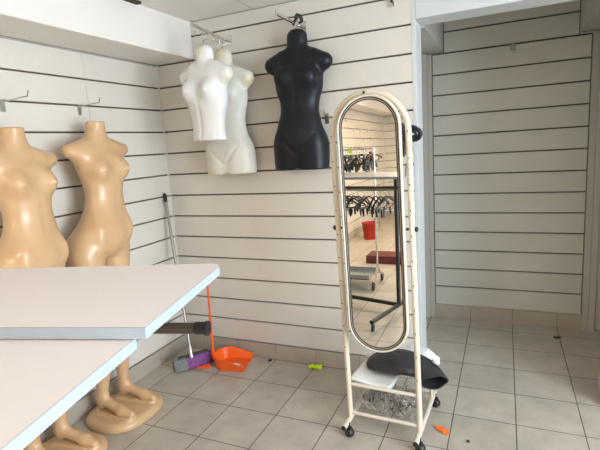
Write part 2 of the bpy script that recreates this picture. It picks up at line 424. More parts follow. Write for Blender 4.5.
# white, short torso hung in front
rw=empty('torso_form',(.628,-.33,2.058),'short white plastic torso form cut at the waist, hanging foremost on its hook','torso form')
bust_obj('shell',torso_rows(False),-.535,-.145,.197,-.25,M['wplastic'],False,rw)
h=MB(); h.tube([(0,0,-.02),(0,0,.03)]+arc(0,.046,.016,-PI/2,PI,10,0),.0028,8); h.build('hook',M['chrome'],rw)
rw.rotation_euler=(0,math.radians(2.0),math.radians(-9))
rw2=empty('torso_form',(.604,-.10,2.075),'long cream white torso form with thighs, hanging behind the short one','torso form')
bust_obj('shell',torso_rows(True),-.765,-.165,.20,-.27,M['wplastic2'],True,rw2)
h=MB(); h.tube([(0,0,-.02),(0,0,.015)]+arc(0,.031,.016,-PI/2,PI,10,0),.0028,8); h.build('hook',M['chrome'],rw2)
# ------------------------------------------------------------------ wall arms and hooks
def wall_arm(x, z, length, dx, label, rise=.03, y=0, ornate=False, w=.028):
    t=empty('display_arm',(x,y,z),label,'hook')
    b=MB().box(-w,w,-.006,0,-.03,.03); b.build('bracket',M['chrome'],t,bevel=.002)
    a=MB(); a.tube([(0,-.004,0),(dx*.4,-length*.45,rise*.35),(dx,-length,rise)],.0085,12)
    a.tube([(dx,-length,rise),(dx,-length,rise+.022)],.006,10)
    a.build('arm',M['chrome'],t)
    return t
wall_arm(1.107,2.148,.30,-.02,'chrome display arm on the wall holding the black torso form',rise=.012)
aw=wall_arm(.590,2.146,.42,.030,'chrome display arm on the wall holding the white torso forms',rise=.012)
for i in range(6):
    y=-.05-.062*i; MB().tube([(0,y,.0),(.012,y-.004,-.012),(.016,y-.008,-.026),(.004,y-.012,-.034),(-.006,y-.012,-.026)],.0035,8).build('stop_hook',M['chrome'],aw)
# black cable tie knot round the black form's hook
kb=MB(); kb.tube([(0,0,0),(.018,-.01,.012),(.034,0,.004),(.036,.01,-.018),(.02,.012,-.03)],[.008,.011,.012,.011,.006],10)
kb.tube([(-.012,-.008,-.04),(.002,-.012,-.018),(.02,-.01,0)],[.006,.008,.009],8)
tag(kb.build('security_clip',M['black'],loc=(1.108,-.10,2.178)),'small black clip clamped on the chrome arm above the black torso form','clip')
def prong(P, n, label, length=.2, group=None, y_up=.03):
    """simple slatwall prong: P on the wall, n outward"""
    t=empty('slatwall_hook',P,label,'hook',group=group); n=Vector(n); s=n.cross(Vector((0,0,1)))
    b=MB(); 
    T=Matrix((( n.x,s.x,0,0),(n.y,s.y,0,0),(0,0,1,0),(0,0,0,1)))
    b.box(0,.005,-.012,.012,-.052,.006,T=T); b.build('plate',M['steel'],t)
    a=MB(); a.tube([T@Vector(p) for p in [(.003,0,-.006),(length*.5,0,.0),(length-.012,0,.004),(length,0,y_up)]],.0032,8); a.build('prong',M['steel'],t)
    return t
prong((0,-1.145,1.762),(1,0,0),'chrome prong hook on the left slat wall above the nearer mannequin',.2)
prong((0,-.70,1.762),(1,0,0),'chrome prong hook on the left slat wall above the mannequin nearer the corner',.17)
prong((1.236,0,1.632),(0,-1,0),'short chrome prong hook on the slat wall just left of the mirror top',.05,y_up=.022)
prong((1.70,0,1.610),(0,-1,0),'chrome prong hook right of the mirror top carrying black hangers',.17)
# top hook with blue-white tag, near header
ph=empty('slatwall_hook',(1.632,0,2.214),'bright chrome hook plate high on the slat wall above the mirror','hook')
MB().box(-.012,.022,-.006,0,-.045,.035).build('plate',M['chrome'],ph)
b=MB(); b.tube([(0,-.004,.01),(.015,-.045,-.03),(.018,-.05,-.036)],.004,8); b.build('prong',M['blackm'],ph)
# alcove hook
ah=empty('slatwall_hook',(2.255,YA,2.062),'small chrome hook at the top of the corridor slat panel','hook')
MB().box(-.018,.018,-.005,0,-.055,.004).build('plate',M['chrome'],ah)
b=MB(); b.tube([(-.012,-.004,-.01),(0,-.04,-.004),(.014,-.045,.008)],.005,8); b.build('prong',M['steel'],ah); MB().tube([(-.018,-.01,-.045),(.018,-.012,-.045)],.006,8).build('lower_bar',M['steel'],ah)
# small lamp on the header
hl=empty('hook_plate',(1.925,0,2.165),'small shiny white hook on the plain beam above the opening','hook')
MB().box(-.014,.014,-.012,0,-.012,.03).build('plate',M['chrome'],hl,bevel=.003)

# ------------------------------------------------------------------ hangers
def hanger_mesh(name, body, w=.2, curved=True):
    b=MB()
    b.tube([(0,0,-.055),(0,0,-.022)]+arc(0,0,.021,-PI/2,PI*.95,12,0),.0019,6,1)
    pts=[(-w,0,-.145),(-w*.93,0,-.125),(-w*.5,0,-.085),(-.02,0,-.052),(.02,0,-.052),(w*.5,0,-.085),(w*.93,0,-.125),(w,0,-.145)]
    b.tube(pts,[.006,.008,.008,.007,.007,.008,.008,.006],8,0)
    b.tube([(-w*.9,0,-.135),(-w*.45,0,-.150),(w*.45,0,-.150),(w*.9,0,-.135)],.004,6,0)
    for s in (-1,1):
        b.tube([(s*w*.72,0,-.115),(s*w*.72,0,-.165),(s*w*.66,0,-.168)],.003,6,0)
        b.tube([(s*w*.42,0,-.148),(s*w*.42,.004,-.175),(s*w*.44,0,-.215)],[.006,.011,.007],6,0)
    o=b.build(name,[body,M['chrome']]); return o
hb0=hanger_mesh('clothes_hanger',M['hang_b'])
hg0=hanger_mesh('clothes_hanger',M['hang_g'])
def put_hanger(src, P, rz, label, group, rx=0, first=[True,True], tilt=0):
    k=0 if src is hb0 else 1
    if first[k]: o=src; first[k]=False
    else: o=src.copy(); COL.objects.link(o)
    o.location=P; o.rotation_euler=(rx,tilt,rz); return tag(o,label,'hanger',group)

# bunch of black hangers on the wall prong beside the mirror
for i in range(3):
    put_hanger(hb0,(1.70,-.05-.035*i,1.589),math.radians(-100+14*i),'black plastic hanger bunched on the wall prong right of the mirror','hangers beside the mirror',tilt=math.radians(-8+7*i))
def smooth_path(p,n=6):
    p=[Vector(q) for q in p]; out=[]
    for i in range(len(p)-1):
        a,b,c_,d=p[max(i-1,0)],p[i],p[i+1],p[min(i+2,len(p)-1)]
        for k in range(n):
            t=k/n; out.append(.5*((2*b)+(c_-a)*t+(2*a-5*b+4*c_-d)*t*t+(3*b-a-3*c_+d)*t**3))
    return out+[p[-1]]
c=MB(); c.tube(smooth_path([(0,0,0),(.012,-.01,-.03),(.022,-.01,-.07),(.012,-.005,-.115),(-.012,0,-.15),(-.02,0,-.22)]),.0026,8)
c.tube(smooth_path([(-.035,0,.035),(-.01,-.012,.048),(.035,-.016,.040),(.066,-.012,.012),(.050,-.004,-.020),(.0,0,-.022),(-.05,0,-.018)]),.0115,10)
c.tube(smooth_path([(-.03,-.01,.01),(.0,-.02,.03),(.035,-.02,.018),(.045,-.014,-.004),(.01,-.01,-.01)]),.008,8)
c.tube([(-.06,-.02,-.01),(.05,-.03,-.012)],.013,10)
tag(c.build('cable_coil',M['black'],loc=(1.735,-.12,1.475)),'small coil of black cable hanging behind the right post of the mirror','cable')

# ------------------------------------------------------------------ the cheval mirror
MX,MY=1.676,-.612; HW=.176
mr=empty('standing_mirror',(MX,MY,0),'tall oval standing mirror in a cream tubular frame on black castors','mirror',rz=math.radians(-2.2))
SH=-.022  # slight sideways lean of the arch at the top
def lean(pts): return [(x+SH*max(0,z-.08)/1.4,y,z) for x,y,z in pts]
pts=[(-HW,0,z) for z in np.linspace(.075,1.48,12)]+arc(0,1.495,HW,PI,0,26)+[(HW,0,z) for z in np.linspace(1.48,.075,12)]
f=MB(); f.tube(lean(pts),.0138,14); f.build('tube_frame',M['cream'],mr)
d=MB()
for s in (-1,1):
    for z in np.arange(.34,1.5,.115):
        x,_,zz=lean([(s*HW,0,z)])[0]; d.cyl((x-.001,-.0145,zz),(x-.001,-.0125,zz),.0032,8)
x,_,zz=lean([(-.01,0,1.671)])[0]; d.cyl((x,-.016,zz),(x,-.012,zz),.006,10)
d.build('screw_heads',M['black'],mr)['kind']='stuff'
sc=MB()
for z in (1.36,1.34,1.315,1.29,1.27,1.19,1.175,1.16,1.14):
    x,_,zz=lean([(HW,0,z)])[0]; 
    sc.add([(x-.009,-.0128,zz),(x-.006,-.0136,zz-.004),(x+.0,-.0146,zz-.018),(x-.002,-.0146,zz-.016)],[(0,1,2,3)])
sc.build('worn_marks',M['blackm'],mr)['kind']='stuff'
# side knobs
for s in (-1,1):
    x,_,zz=lean([(s*(HW+.011),0,1.06)])[0]
    k=MB().lathe([(.006,0),(.011,.002),(.012,.007),(.011,.012),(.006,.015)],(0,0,0),'x',16)
    o=k.build('knob',M['black'],mr); o.location=(x,0,zz); 
    if s<0: o.rotation_euler=(0,0,PI)
    k=MB().cyl((x-s*.026,0,zz),(x-s*.05,-.008,zz),.006,10); k.build('pivot_pin',M['blackm'],mr)
# oval mirror, hung on the pivots, tilted a touch backwards
R_=.1455; ZC=1.064; HH=.598
def stadium(r,hh,n=24):
    out=[(r*math.cos(a),(hh-r)+r*math.sin(a)) for a in np.linspace(0,PI,n)]
    out+=[(r*math.cos(a),-(hh-r)+r*math.sin(a)) for a in np.linspace(PI,2*PI,n)]
    return out
ov=bpy.data.objects.new('oval_panel',None); 
OX,OY=-.0105,-.030
def ring_mesh(prof):
    """prof: list of (inset from the outer edge, y)"""
    b=MB(); vs=[]; n=0
    for ins,y in prof:
        pl=stadium(R_-ins,HH-ins); n=len(pl); vs+=[(x,y,z) for x,z in pl]
    fs=[(i*n+k,(i+1)*n+k,(i+1)*n+(k+1)%n,i*n+(k+1)%n) for i in range(len(prof)-1) for k in range(n)]
    return b.add(vs,fs,0,True)
o1=ring_mesh([(.008,.016),(0,.012),(0,-.004),(.004,-.010),(.008,-.011),(.0115,-.009),(.012,-.003)]).build('oval_frame',M['creamw'],mr)
o2=ring_mesh([(.0115,-.0068),(.0172,-.0068),(.0172,-.003)]).build('dark_rim',M['blackm'],mr)
o3=ring_mesh([(.0168,-.0050),(.0204,-.0050),(.0204,-.003)]).build('inner_lip',M['cream'],mr)
o4=ring_mesh([(.0202,-.0060),(.0248,-.0060),(.0248,-.003)]).build('rubber_seal',M['blackm'],mr)
g=MB(); pl=stadium(R_-.0225,HH-.0225); g.add([(x,-.0035,z) for x,z in pl],[tuple(range(len(pl)))]); g.f[-1]=tuple(reversed(g.f[-1]))
o5=g.build('mirror_glass',M['mirror'],mr)
g=MB(); pl=stadium(R_-.006,HH-.006); n=len(pl); g.add([(x,y,z) for y in (0,.014) for x,z in pl],[tuple(range(n)),tuple(range(2*n-1,n-1,-1))]+[(k,(k+1)%n,n+(k+1)%n,n+k) for k in range(n)])
o6=g.build('backing_board',M['frame'],mr)
TILT=math.radians(-.45)
for o in (o1,o2,o3,o4,o5,o6):
    o.location=(OX,OY,ZC); o.rotation_euler=(TILT,math.radians(-.9),math.radians(2.2+.3))
# base
for s in (-1,1): MB().cyl((s*HW,-.105,.07),(s*HW,.385,.07),.0135,14).build('base_rail',M['creamw'],mr)
for z,y,nm in ((.255,0,'cross_bar'),(.098,0,'cross_bar'),(.07,.37,'cross_bar'),(.255,.30,'cross_bar')):
    MB().cyl((-HW,y,z),(HW,y,z),.0095,12).build(nm,M['creamw'],mr)
for s in (-1,1):
    MB().cyl((s*HW,.30,.075),(s*HW,.30,.262),.008,10).build('rear_stay',M['creamw'],mr)
for s in (-1,1):
    for y in (-.105,.385):
        e=.0008 if y<0 else -.0008
        MB().cyl((s*HW,y-e*4,.07),(s*HW,y+e,.07),.0128,14).build('end_plug',M['black'],mr)
for s in (-1,1):
    for y in (-.06,.35):
        rzc=math.radians({(-1,-.06):58,(1,-.06):50,(-1,.35):40,(1,.35):65}[(s,y)])
        cst=MB(); cst.box(-.006,.006,-.012,.014,.030,.060); cst.cyl((0,0,.05),(0,0,.075),.005,8)
        o=cst.build('castor',M['black'],mr); o.location=(s*HW+.012,y,0); o.rotation_euler=(0,0,rzc)
        wl=MB().lathe([(.010,-.0165),(.020,-.016),(.0240,-.010),(.0247,0),(.0240,.010),(.020,.016),(.010,.0165)],(0,0,.0248),'x',24)
        wl.build('wheel',M['black'],o)
# wire basket between front and rear bars
bk=MB(); bx0,bx1,by0,by1=-HW+.018,HW-.018,.01,.29
for z in (.245,): bk.tube([(bx0,by0,z),(bx1,by0,z),(bx1,by1,z),(bx0,by1,z)],.003,6,closed=True)
zb=.105
for x in np.arange(bx0,bx1+.001,.0305): bk.tube([(x,by0,.245),(x,by0+.01,zb),(x,by1-.01,zb),(x,by1,.245)],.0009,5)
for y in np.arange(by0+.012,by1,.034): bk.tube([(bx0,y,.245),(bx0+.008,y,zb),(bx1-.008,y,zb),(bx1,y,.245)],.0009,5)
for z in (.226,.205): bk.tube([(bx0,by0+.003,z),(bx1,by0+.003,z),(bx1,by1-.003,z),(bx0,by1-.003,z)],.0009,5,closed=True)
bk.build('wire_basket',M['steel'],mr)

# ------------------------------------------------------------------ things in the basket
def to_world(x,y,z):
    a=math.radians(-2.2); return Vector((MX+x*math.cos(a)-y*math.sin(a), MY+x*math.sin(a)+y*math.cos(a), z))
wt=MB()
for i in range(300):
    a=random.uniform(0,2*PI); x=random.uniform(-.125,.12); y=random.uniform(.035,.25); z=random.uniform(.110,.150); L=random.uniform(.012,.028)
    pts=[]
    for k in range(7):
        t=k/6; pts.append(to_world(max(-.14,min(.14,x+math.cos(a+2.6*t)*L)), max(.025,min(.27,y+math.sin(a+2.6*t)*L)), z+.012*math.sin(t*6)))
    wt.tube(pts,random.uniform(.0013,.0021),5,random.choice((0,0,1,2)))
tag(wt.build('loose_clips',[M['clear'],M['steel'],M['brown']]),'tangle of small clear plastic and wire clips lying in the bottom of the mirror basket','clips',kind='stuff')
# folded white paper
def sheet(name, m, cx, cy, z, w, d, th, rz, tilt, amp, label, cat, seed, nx=22, ny=18, tx=0, wav=.06):
    r=np.random.default_rng(seed); ph=r.uniform(0,6,8); vs=[]
    for j in range(ny+1):
        for i in range(nx+1):
            u=i/nx*2-1; v=j/ny*2-1
            zz=amp*(math.sin(3*u+ph[0]+1.5*v)+.6*math.sin(5*v+ph[1]-2*u)+.4*math.sin(9*u+ph[2])*math.cos(7*v+ph[3]))
            vs.append((u*w/2*(1+wav*math.sin(4*v+ph[4])), v*d/2*(1+wav*math.sin(5*u+ph[5])), zz))
    n=len(vs); fs=[]
    q=lambda i,j:j*(nx+1)+i
    for j in range(ny):
        for i in range(nx): fs.append((q(i,j),q(i+1,j),q(i+1,j+1),q(i,j+1)))
    b=MB().add(vs,fs,0,True); o=b.build(name,m); 
    so=o.modifiers.new('thickness','SOLIDIFY'); so.thickness=th; so.offset=0
    o.location=(cx,cy,z); o.rotation_euler=(tilt,tx,rz); return tag(o,label,cat)
pw=to_world(-.065,.12,.262)
sheet('folded_paper',M['paper'],pw.x,pw.y,pw.z,.21,.21,.022,math.radians(-7),math.radians(2),.002,'folded white paper lying in the basket at the left under the charcoal cloth bag','paper',4,tx=math.radians(4),wav=.01)
# white carrier bag, crumpled
def wb(P):
    q=[np.abs(P[0])-.085+.25*P[1],np.abs(P[1])-.085,np.abs(P[2]+.25*P[0])-.026]
    d=np.maximum(np.maximum(q[0]*.9,q[1]),q[2])
    d=smin(d,ell(P,(-.03,.02,.02),(.08,.06,.035)),.02)
    tri=lambda x: np.abs((x%1)-.5)
    return d+.014*tri(P[0]*11+P[1]*7)-.012*tri(P[1]*13-P[0]*5+.3)
o=net_obj('carrier_bag',wb,(-.16,-.14,-.09),(.16,.14,.09),.013,M['wbag'],None,1); o.location=(1.815,-.365,.315); o.rotation_euler=(0,0,math.radians(-25))
o.data.polygons.foreach_set('use_smooth',[False]*len(o.data.polygons))
MB().tube([(.085,-.02,.03),(.115,-.05,.045),(.135,-.045,.04),(.12,-.015,.02)],[.007,.009,.008,.006],8,ry=.5).build('handle_loop',M['wbag'],o)
tag(o,'crumpled white plastic carrier bag behind the right post of the mirror frame','bag')
# charcoal cloth sleeve with an open end
sec=[(-.185,.075,.235,.0),(-.165,.078,.268,.9),(-.12,.075,.292,1.3),(-.06,.062,.300,1.5),(.0,.045,.303,1.6),(.06,.018,.303,1.65),(.11,-.005,.302,1.5),(.15,-.02,.302,1.35),(.185,-.028,.303,1.30)]
cs=[]; rad=[(.02,.010),(.055,.026),(.092,.038),(.112,.045),(.112,.046),(.100,.045),(.078,.041),(.072,.036),(.070,.035)]
b=MB(); n=28; vs=[]
ax=Vector((1,-.22,0)).normalized(); wd=Vector((.22,1,0)).normalized()
P3=[Vector((.0,.0,0))]*9
cen=[Vector(c) for c in [(1.560,-.478,.300),(1.575,-.470,.308),(1.61,-.455,.320),(1.67,-.445,.332),(1.74,-.440,.335),(1.80,-.450,.328),(1.852,-.465,.316),(1.888,-.505,.304),(1.912,-.548,.296)]]
def ringpts(c,r,sc_=1.,i=0):
    out=[]; j=min(i,8); t=(cen[min(j+1,8)]-cen[max(j-1,0)]); wd=Vector((-t.y,t.x,0)).normalized()
    for k in range(n):
        a=2*PI*k/n; cr=1+.07*math.sin(3*a+i*.8)+.04*math.sin(5*a-i*1.3)
        out.append(c+wd*(math.cos(a)*r[0]*cr*sc_)+Vector((0,0,1))*(math.sin(a)*r[1]*cr*sc_))
    return out
for i,(c_,r_) in enumerate(zip(cen,rad)): vs+=ringpts(c_,r_,1,i)
fs=[(i*n+k,i*n+(k+1)%n,(i+1)*n+(k+1)%n,(i+1)*n+k) for i in range(len(cen)-1) for k in range(n)]
b.add(vs,fs,0,True); b.add(vs[:n],[tuple(range(n-1,-1,-1))],0)
# inner lining at the open end
vi=[]
for q,(c_,s_) in enumerate([(cen[-1],1.0),(cen[-1],.90),(cen[-2],.86),(cen[-3]+(cen[-2]-cen[-3])*.3,.7)]): vi+=ringpts(c_,rad[-1] if q<2 else rad[-2],s_,8 if q<2 else 7)
b.add(vi,[(i*n+k,i*n+(k+1)%n,(i+1)*n+(k+1)%n,(i+1)*n+k) for i in range(1) for k in range(n)],0,True)
b.add(vi,[(i*n+k,i*n+(k+1)%n,(i+1)*n+(k+1)%n,(i+1)*n+k) for i in range(1,3) for k in range(n)],1,True)
b.add(vi[-n:],[tuple(range(n))],1)
sl=b.build('cloth_bag',[M['bag'],M['baginside']]); tag(sl,'charcoal cloth bag with its black open end to the right, lying across the mirror basket','bag')
sm=sl.modifiers.new('sub','SUBSURF'); sm.levels=1; sm.render_levels=1
q=MB(); c0=cen[6]-ax*.03; wd=Vector((.45,.89,0)).normalized()
for i in range(2):
    pr=[]
    for a in np.linspace(3.5,5.3,8):
        for t in (0,.022): pr.append(c0+ax*(t+i*.03)+wd*(math.cos(a)*.088)+Vector((0,0,math.sin(a)*.0465)))
    q.add(pr,[(2*k,2*k+1,2*k+3,2*k+2) for k in range(7)],0,True)
o=q.build('tape_strip',M['silver'],sl); so=o.modifiers.new('t','SOLIDIFY'); so.thickness=.001

# ------------------------------------------------------------------ boards on garment racks
U=Vector((-.9664,-.2571,0)); V=Vector((.2571,-.9664,0))
def board(name, Q, length, width, ztop, th, label, radii, ang=0):
    """Q far/near right corner: polygon in u (left) and v (toward camera)"""
    b=MB(); poly=[]
    cs=[(0,0,radii[0]),(length,0,0),(length,width,0),(0,width,radii[1])]
    for (u,v,r),(du,dv) in zip(cs,((1,1),(-1,1),(-1,-1),(1,-1))):
        if r==0: poly.append((u,v)); continue
        c=(u+du*r,v+dv*r); a0={(1,1):(-PI,-PI/2),(1,-1):(PI/2,PI)}[(du,dv)]
        for k in range(9):
            a=a0[0]+(a0[1]-a0[0])*k/8; poly.append((c[0]+r*math.cos(a),c[1]+r*math.sin(a)))
    w=[(Q[0]+U.x*u+V.x*v, Q[1]+U.y*u+V.y*v) for u,v in poly]
    ar=sum(w[i][0]*w[(i+1)%len(w)][1]-w[(i+1)%len(w)][0]*w[i][1] for i in range(len(w)))
    if ar<0: w=w[::-1]
    t=empty(name,(Q[0]+U.x*length/2+V.x*width/2,Q[1]+U.y*length/2+V.y*width/2,ztop-th),label,'table top')
    L=t.location; w=[(x-L.x,y-L.y) for x,y in w]
    cx,cy=sum(p[0] for p in w)/len(w),sum(p[1] for p in w)/len(w)
    b.prism(w,.0006,th-.0008,1)
    b.build('edge_band',[M['edgeline'],M['edge']],t)
    MB().prism(w,th-.0008,th,0,1).build('laminate',[M['white_top'],M['edgeline']],t)
    MB().prism([(x*.999,y*.999) for x,y in w],0,.0006).build('underside',M['frame'],t)
    return t
P0=Vector((1.750,-2.187,0)); F0=P0-V*.348
board('table_top',F0,1.35,.348,1.220,.018,'narrow white table top, farther from the camera, with one rounded corner',(.03,.0))
Q0=Vector((1.725,-2.181,0))
board('table_top',Q0,1.5,.62,1.200,.018,'wide white table top nearest the camera at the lower left, just under the other one',(0,0))
def caster(b,P,r=.028,mi=1):
    b.lathe([(r*.6,-.011),(r*.95,-.009),(r,0),(r*.95,.009),(r*.6,.011)],(P[0],P[1],r),'x',16,mi)
def rack(name, base, ulist, foot, zrail, ztop, label, m, tube, rail_u, railz_mat, base_z=.075, wheel_r=.028, rail_extra=None):
    t=empty(name,(base.x,base.y,0),label,'clothes rack')
    for u in ulist:
        p=U*u
        MB().cyl((p.x,p.y,base_z),(p.x,p.y,ztop),tube,14).build('post',m,t)
        a=p+V*foot; c=p-V*foot
        MB().cyl((a.x,a.y,base_z),(c.x,c.y,base_z),tube,12).build('foot',m,t)
        for e in (p+V*(foot-.02),p-V*(foot-.02)):
            w=MB(); caster(w,(e.x,e.y),wheel_r,0); w.cyl((e.x,e.y,wheel_r),(e.x,e.y,base_z),.006,8,0); w.build('castor',M['black'],t)
    a=U*ulist[0]; c=U*ulist[-1]
    MB().cyl((a.x,a.y,base_z),(c.x,c.y,base_z),tube,12).build('base_bar',m,t)
    a=U*rail_u[0]; c=U*rail_u[1]
    MB().cyl((a.x,a.y,zrail),(c.x,c.y,zrail),.0106,16).build('rail',railz_mat,t)
    return t
RA=P0-V*.212-U*.016
ra=rack('clothes_rack',RA,[.80,1.12],.22,1.130,1.202,'brown clothes rack under the farther white table top, its rail end capped in black',M['brown'],.011,(.028,1.14),M['brown'])
a=U*.008; c=U*.034
cp=MB(); cp.cyl(a+Vector((0,0,1.130)),c+Vector((0,0,1.130)),.0120,18); cp.cyl(a+Vector((0,0,1.130)),a+U*.005+Vector((0,0,1.130)),.0142,18)
cp.build('end_cap',M['black'],ra)
RB=Vector((1.405,-2.44,0))
rbk=rack('clothes_rack',RB,[0,.85],.48,1.075,1.182,'black clothes rack on castors under the nearer white table top, seen in the mirror',M['blackm'],.018,(0,.85),M['steel'],base_z=.08)
for i in range(15):
    u=.05+i*.052+random.uniform(-.01,.01); P=RB+U*u; 
    put_hanger(hb0 if i%5 else hg0,(P.x,P.y,1.075-.0075),math.radians(14.9+90+random.uniform(-28,28)),('black' if i%5 else 'grey')+' plastic hanger on the rail of the black clothes rack',('black' if i%5 else 'grey')+' hangers on the black rack',tilt=math.radians(random.uniform(-8,8)))
# chrome rack with a shelf, farther back
RC=Vector((1.03,-3.22,0))
rc=empty('clothes_rack',RC,'chrome clothes rack with a low metal shelf behind the black rack, in the mirror','clothes rack')
for u in (0,.62):
    p=Vector((-u,0,0))
    MB().tube([p+Vector((0,-.19,.07)),p+Vector((0,-.1,.12)),p+Vector((0,0,.22)),p+Vector((0,0,.5)),p+Vector((0,0,1.43))],.011,12).build('post',M['chrome'],rc)
    MB().tube([p+Vector((0,.19,.07)),p+Vector((0,.1,.11)),p+Vector((0,0,.2))],.011,12).build('brace',M['chrome'],rc)
    for y in (-.19,.19):
        w=MB(); caster(w,(p.x,y),.045,0); w.cyl((p.x,y,.045),(p.x,y,.075),.007,8,0); w.build('castor',M['black'],rc)
MB().cyl((0,0,1.43),(-.62,0,1.43),.011,14).build('rail',M['chrome'],rc)
sb=MB(); sb.box(-.62,-.05,-.17,.17,.10,.112); 
for y in (-.17,.165): sb.box(-.62,-.05,y,y+.005,.10,.15)
sb.build('shelf',M['greymetal'],rc,bevel=.001)
MB().cyl((0,-.19,.09),(-.62,-.19,.09),.009,10).build('base_bar',M['chrome'],rc)
for i in range(34):
    x=-.02-i*.0175+random.uniform(-.006,.006); 
    g=i%2
    put_hanger(hg0 if g else hb0,(RC.x+x,RC.y,1.43-.0075),math.radians(90+random.uniform(-30,30)),('grey' if g else 'black')+' plastic hanger on the rail of the chrome clothes rack',('grey' if g else 'black')+' hangers on the chrome rack',tilt=math.radians(random.uniform(-14,14)))
tg=MB().box(-.018,.018,-.002,.002,-.05,.0); tag(tg.build('price_tag',M['yellow'],loc=(.79,-3.20,1.44)),'yellow tag hanging on the rail of the chrome clothes rack','tag')
tg=MB().box(-.012,.012,-.003,.003,-.07,-.0); tag(tg.build('price_tag',M['red'],loc=(1.0,-3.20,1.40)),'red tag hanging at the end of the chrome clothes rack','tag')
# red bucket
bk=empty('bucket',(.30,-5.7,0),'red plastic bucket on the floor by the left wall, seen in the mirror','bucket')
MB().lathe([(.02,.004),(.095,.0),(.098,.006),(.122,.26),(.130,.262),(.130,.27),(.118,.27),(.114,.255),(.092,.02),(.02,.018)],(0,0,0),'z',32).build('pail',M['red'],bk)
MB().tube([(.0,.125*math.cos(a),.262-.02-.11*math.sin(a)*.9) if False else (.128+.012*math.sin(a)-.0, .125*math.cos(a), .255-.12*math.sin(a)) for a in np.linspace(0,PI,16)],.003,6).build('handle',M['black'],bk)
tag(MB().box(.66,1.30,-4.42,-4.12,0,.10).build('storage_box',M['darkred'],bevel=.006),'low dark red box on the floor behind the racks, seen in the mirror','box')
# slatwall hooks far along the left wall
for i,(y,k) in enumerate([(-5.6,11),(-6.0,10),(-6.4,10),(-6.9,10),(-7.4,11),(-7.6,10),(-6.6,9),(-5.3,10),(-7.1,9)]):
    if i==0: hk=prong((0,y,Z0+k*ST),(1,0,0),'small chrome prong hook far along the left slat wall, seen in the mirror',.15,'hooks far along the left wall')
    else:
        c=copy_tree(hk); c.location=(0,y,Z0+k*ST)
# ceiling spotlight
sp=empty('spotlight',(.42,-6.2,CEIL),'small black ceiling spotlight near the far end of the shop, seen in the mirror','spotlight')
MB().cyl((0,0,-.04),(0,0,0),.012,10).build('stem',M['blackm'],sp)
MB().cyl((0,.05,-.085),(0,-.05,-.055),.035,16).build('head',M['blackm'],sp)

# ------------------------------------------------------------------ broom and dustpan
A=Vector((.175,-.375,0)); B=Vector((.330,-.150,0)); D=(B-A).normalized(); Nn=Vector((-D.y,D.x,0)); LB=(B-A).length
br=empty('broom',(A+B)/2,'broom with a grey and purple brush head and a chrome stick leaning in the corner','broom',rz=math.atan2(D.y,D.x))
def bristles(x0,x1,m):
    b=MB(); n=14; nx=10; vs=[]
    prof=[(.040,.0),(.043,.014),(.039,.040),(.031,.070),(.020,.082),(-.020,.082),(-.031,.070),(-.039,.040),(-.043,.014),(-.040,.0)]
    for i in range(nx+1):
        x=x0+(x1-x0)*i/nx; e=min(1,.72+ (LB/2-abs(x))*9)
        for y,z in prof: vs.append((x,y*e,z*(.92+.08*e)+.002))
    k=len(prof); fs=[(i*k+j,(i+1)*k+j,(i+1)*k+(j+1)%k,i*k+(j+1)%k) for i in range(nx) for j in range(k)]
    b.add(vs,fs,0,True); b.add(vs[:k],[tuple(range(k))]); b.add(vs[-k:],[tuple(range(k-1,-1,-1))])
    o=b.build('bristles',m,br); return o
o=bristles(-LB/2,-LB/2+.085,M['greyb']); o['label']='grey bristles'
o=bristles(-LB/2+.085,LB/2,M['purple']); o['label']='purple bristles'
s=MB().box(-LB/2+.03,LB/2-.03,-.014,.014,.080,.094); s.build('head_block',M['black'],br,bevel=.004)
iv=Matrix.Rotation(-math.atan2(D.y,D.x),4,'Z'); mid=(A+B)/2
b0=iv@(Vector((.268,-.298,.085))-mid); top=iv@(Vector((.014,-.085,1.19))-mid); dr=(top-b0).normalized()
MB().tube([b0,b0+dr*.07],[.016,.012],12).build('socket',M['steel'],br)
MB().tube([b0+dr*.05,top-dr*.06],.0105,14).build('stick',M['stick'],br)
MB().tube([top-dr*.065,top-dr*.01,top],[.0125,.0125,.007],12).build('grip',M['black'],br)

dp=empty('dustpan',(.505,-.165,0),'orange plastic dustpan with an upright orange handle on the floor by the back wall','dustpan',rz=math.radians(14))
# pan opens toward +x, rounded back at -x
def upath(w,l,n=14):
    pts=[(l/2,-w/2)]
    for a in np.linspace(-PI/2,-3*PI/2,n):
        r=w/2; pts.append((-l/2+r*.9+ r*.9*math.cos(a), r*math.sin(a)))
    pts.append((l/2,w/2)); return pts
Wp,Lp=.185,.235
outer=upath(Wp+.04,Lp+.02); inner=upath(Wp,Lp-.01); n=len(outer)
pm=MB(); hts=[.035+ .05*max(0,min(1,(Lp/2-x)/(Lp*.6))) for x,y in outer]
th=.004
vs=[(x,y,.002) for x,y in inner]+[(x,y,h_) for (x,y),h_ in zip(outer,hts)]
vs2=[(x*.985,y*.965,.006) for x,y in inner]+[(x*.975,y*.965,h_) for (x,y),h_ in zip(outer,hts)]
pm.add(vs,[(i,i+1,n+i+1,n+i) for i in range(n-1)],0,True)
pm.add(vs2,[(i+1,i,n+i,n+i+1) for i in range(n-1)],0,True)
pm.add(vs[n:]+vs2[n:],[(i,i+1,n+i+1,n+i) for i in range(n-1)],0)
pm.add(vs[:n],[tuple(range(n))],0); pm.add(vs2[:n],[tuple(range(n-1,-1,-1))],0)
for q in (0,n-1): pm.add([vs[q],vs[n+q],vs2[n+q],vs2[q]],[(0,1,2,3)],0)
pm.add([vs[0],vs[n-1],vs2[n-1],vs2[0]],[(0,1,2,3)],0)
pm.build('pan',M['orange'],dp)
MB().cyl((-Lp/2-.012,.0,.04),(-Lp/2-.016,.0,.115),.013,14).build('socket',M['orange'],dp)
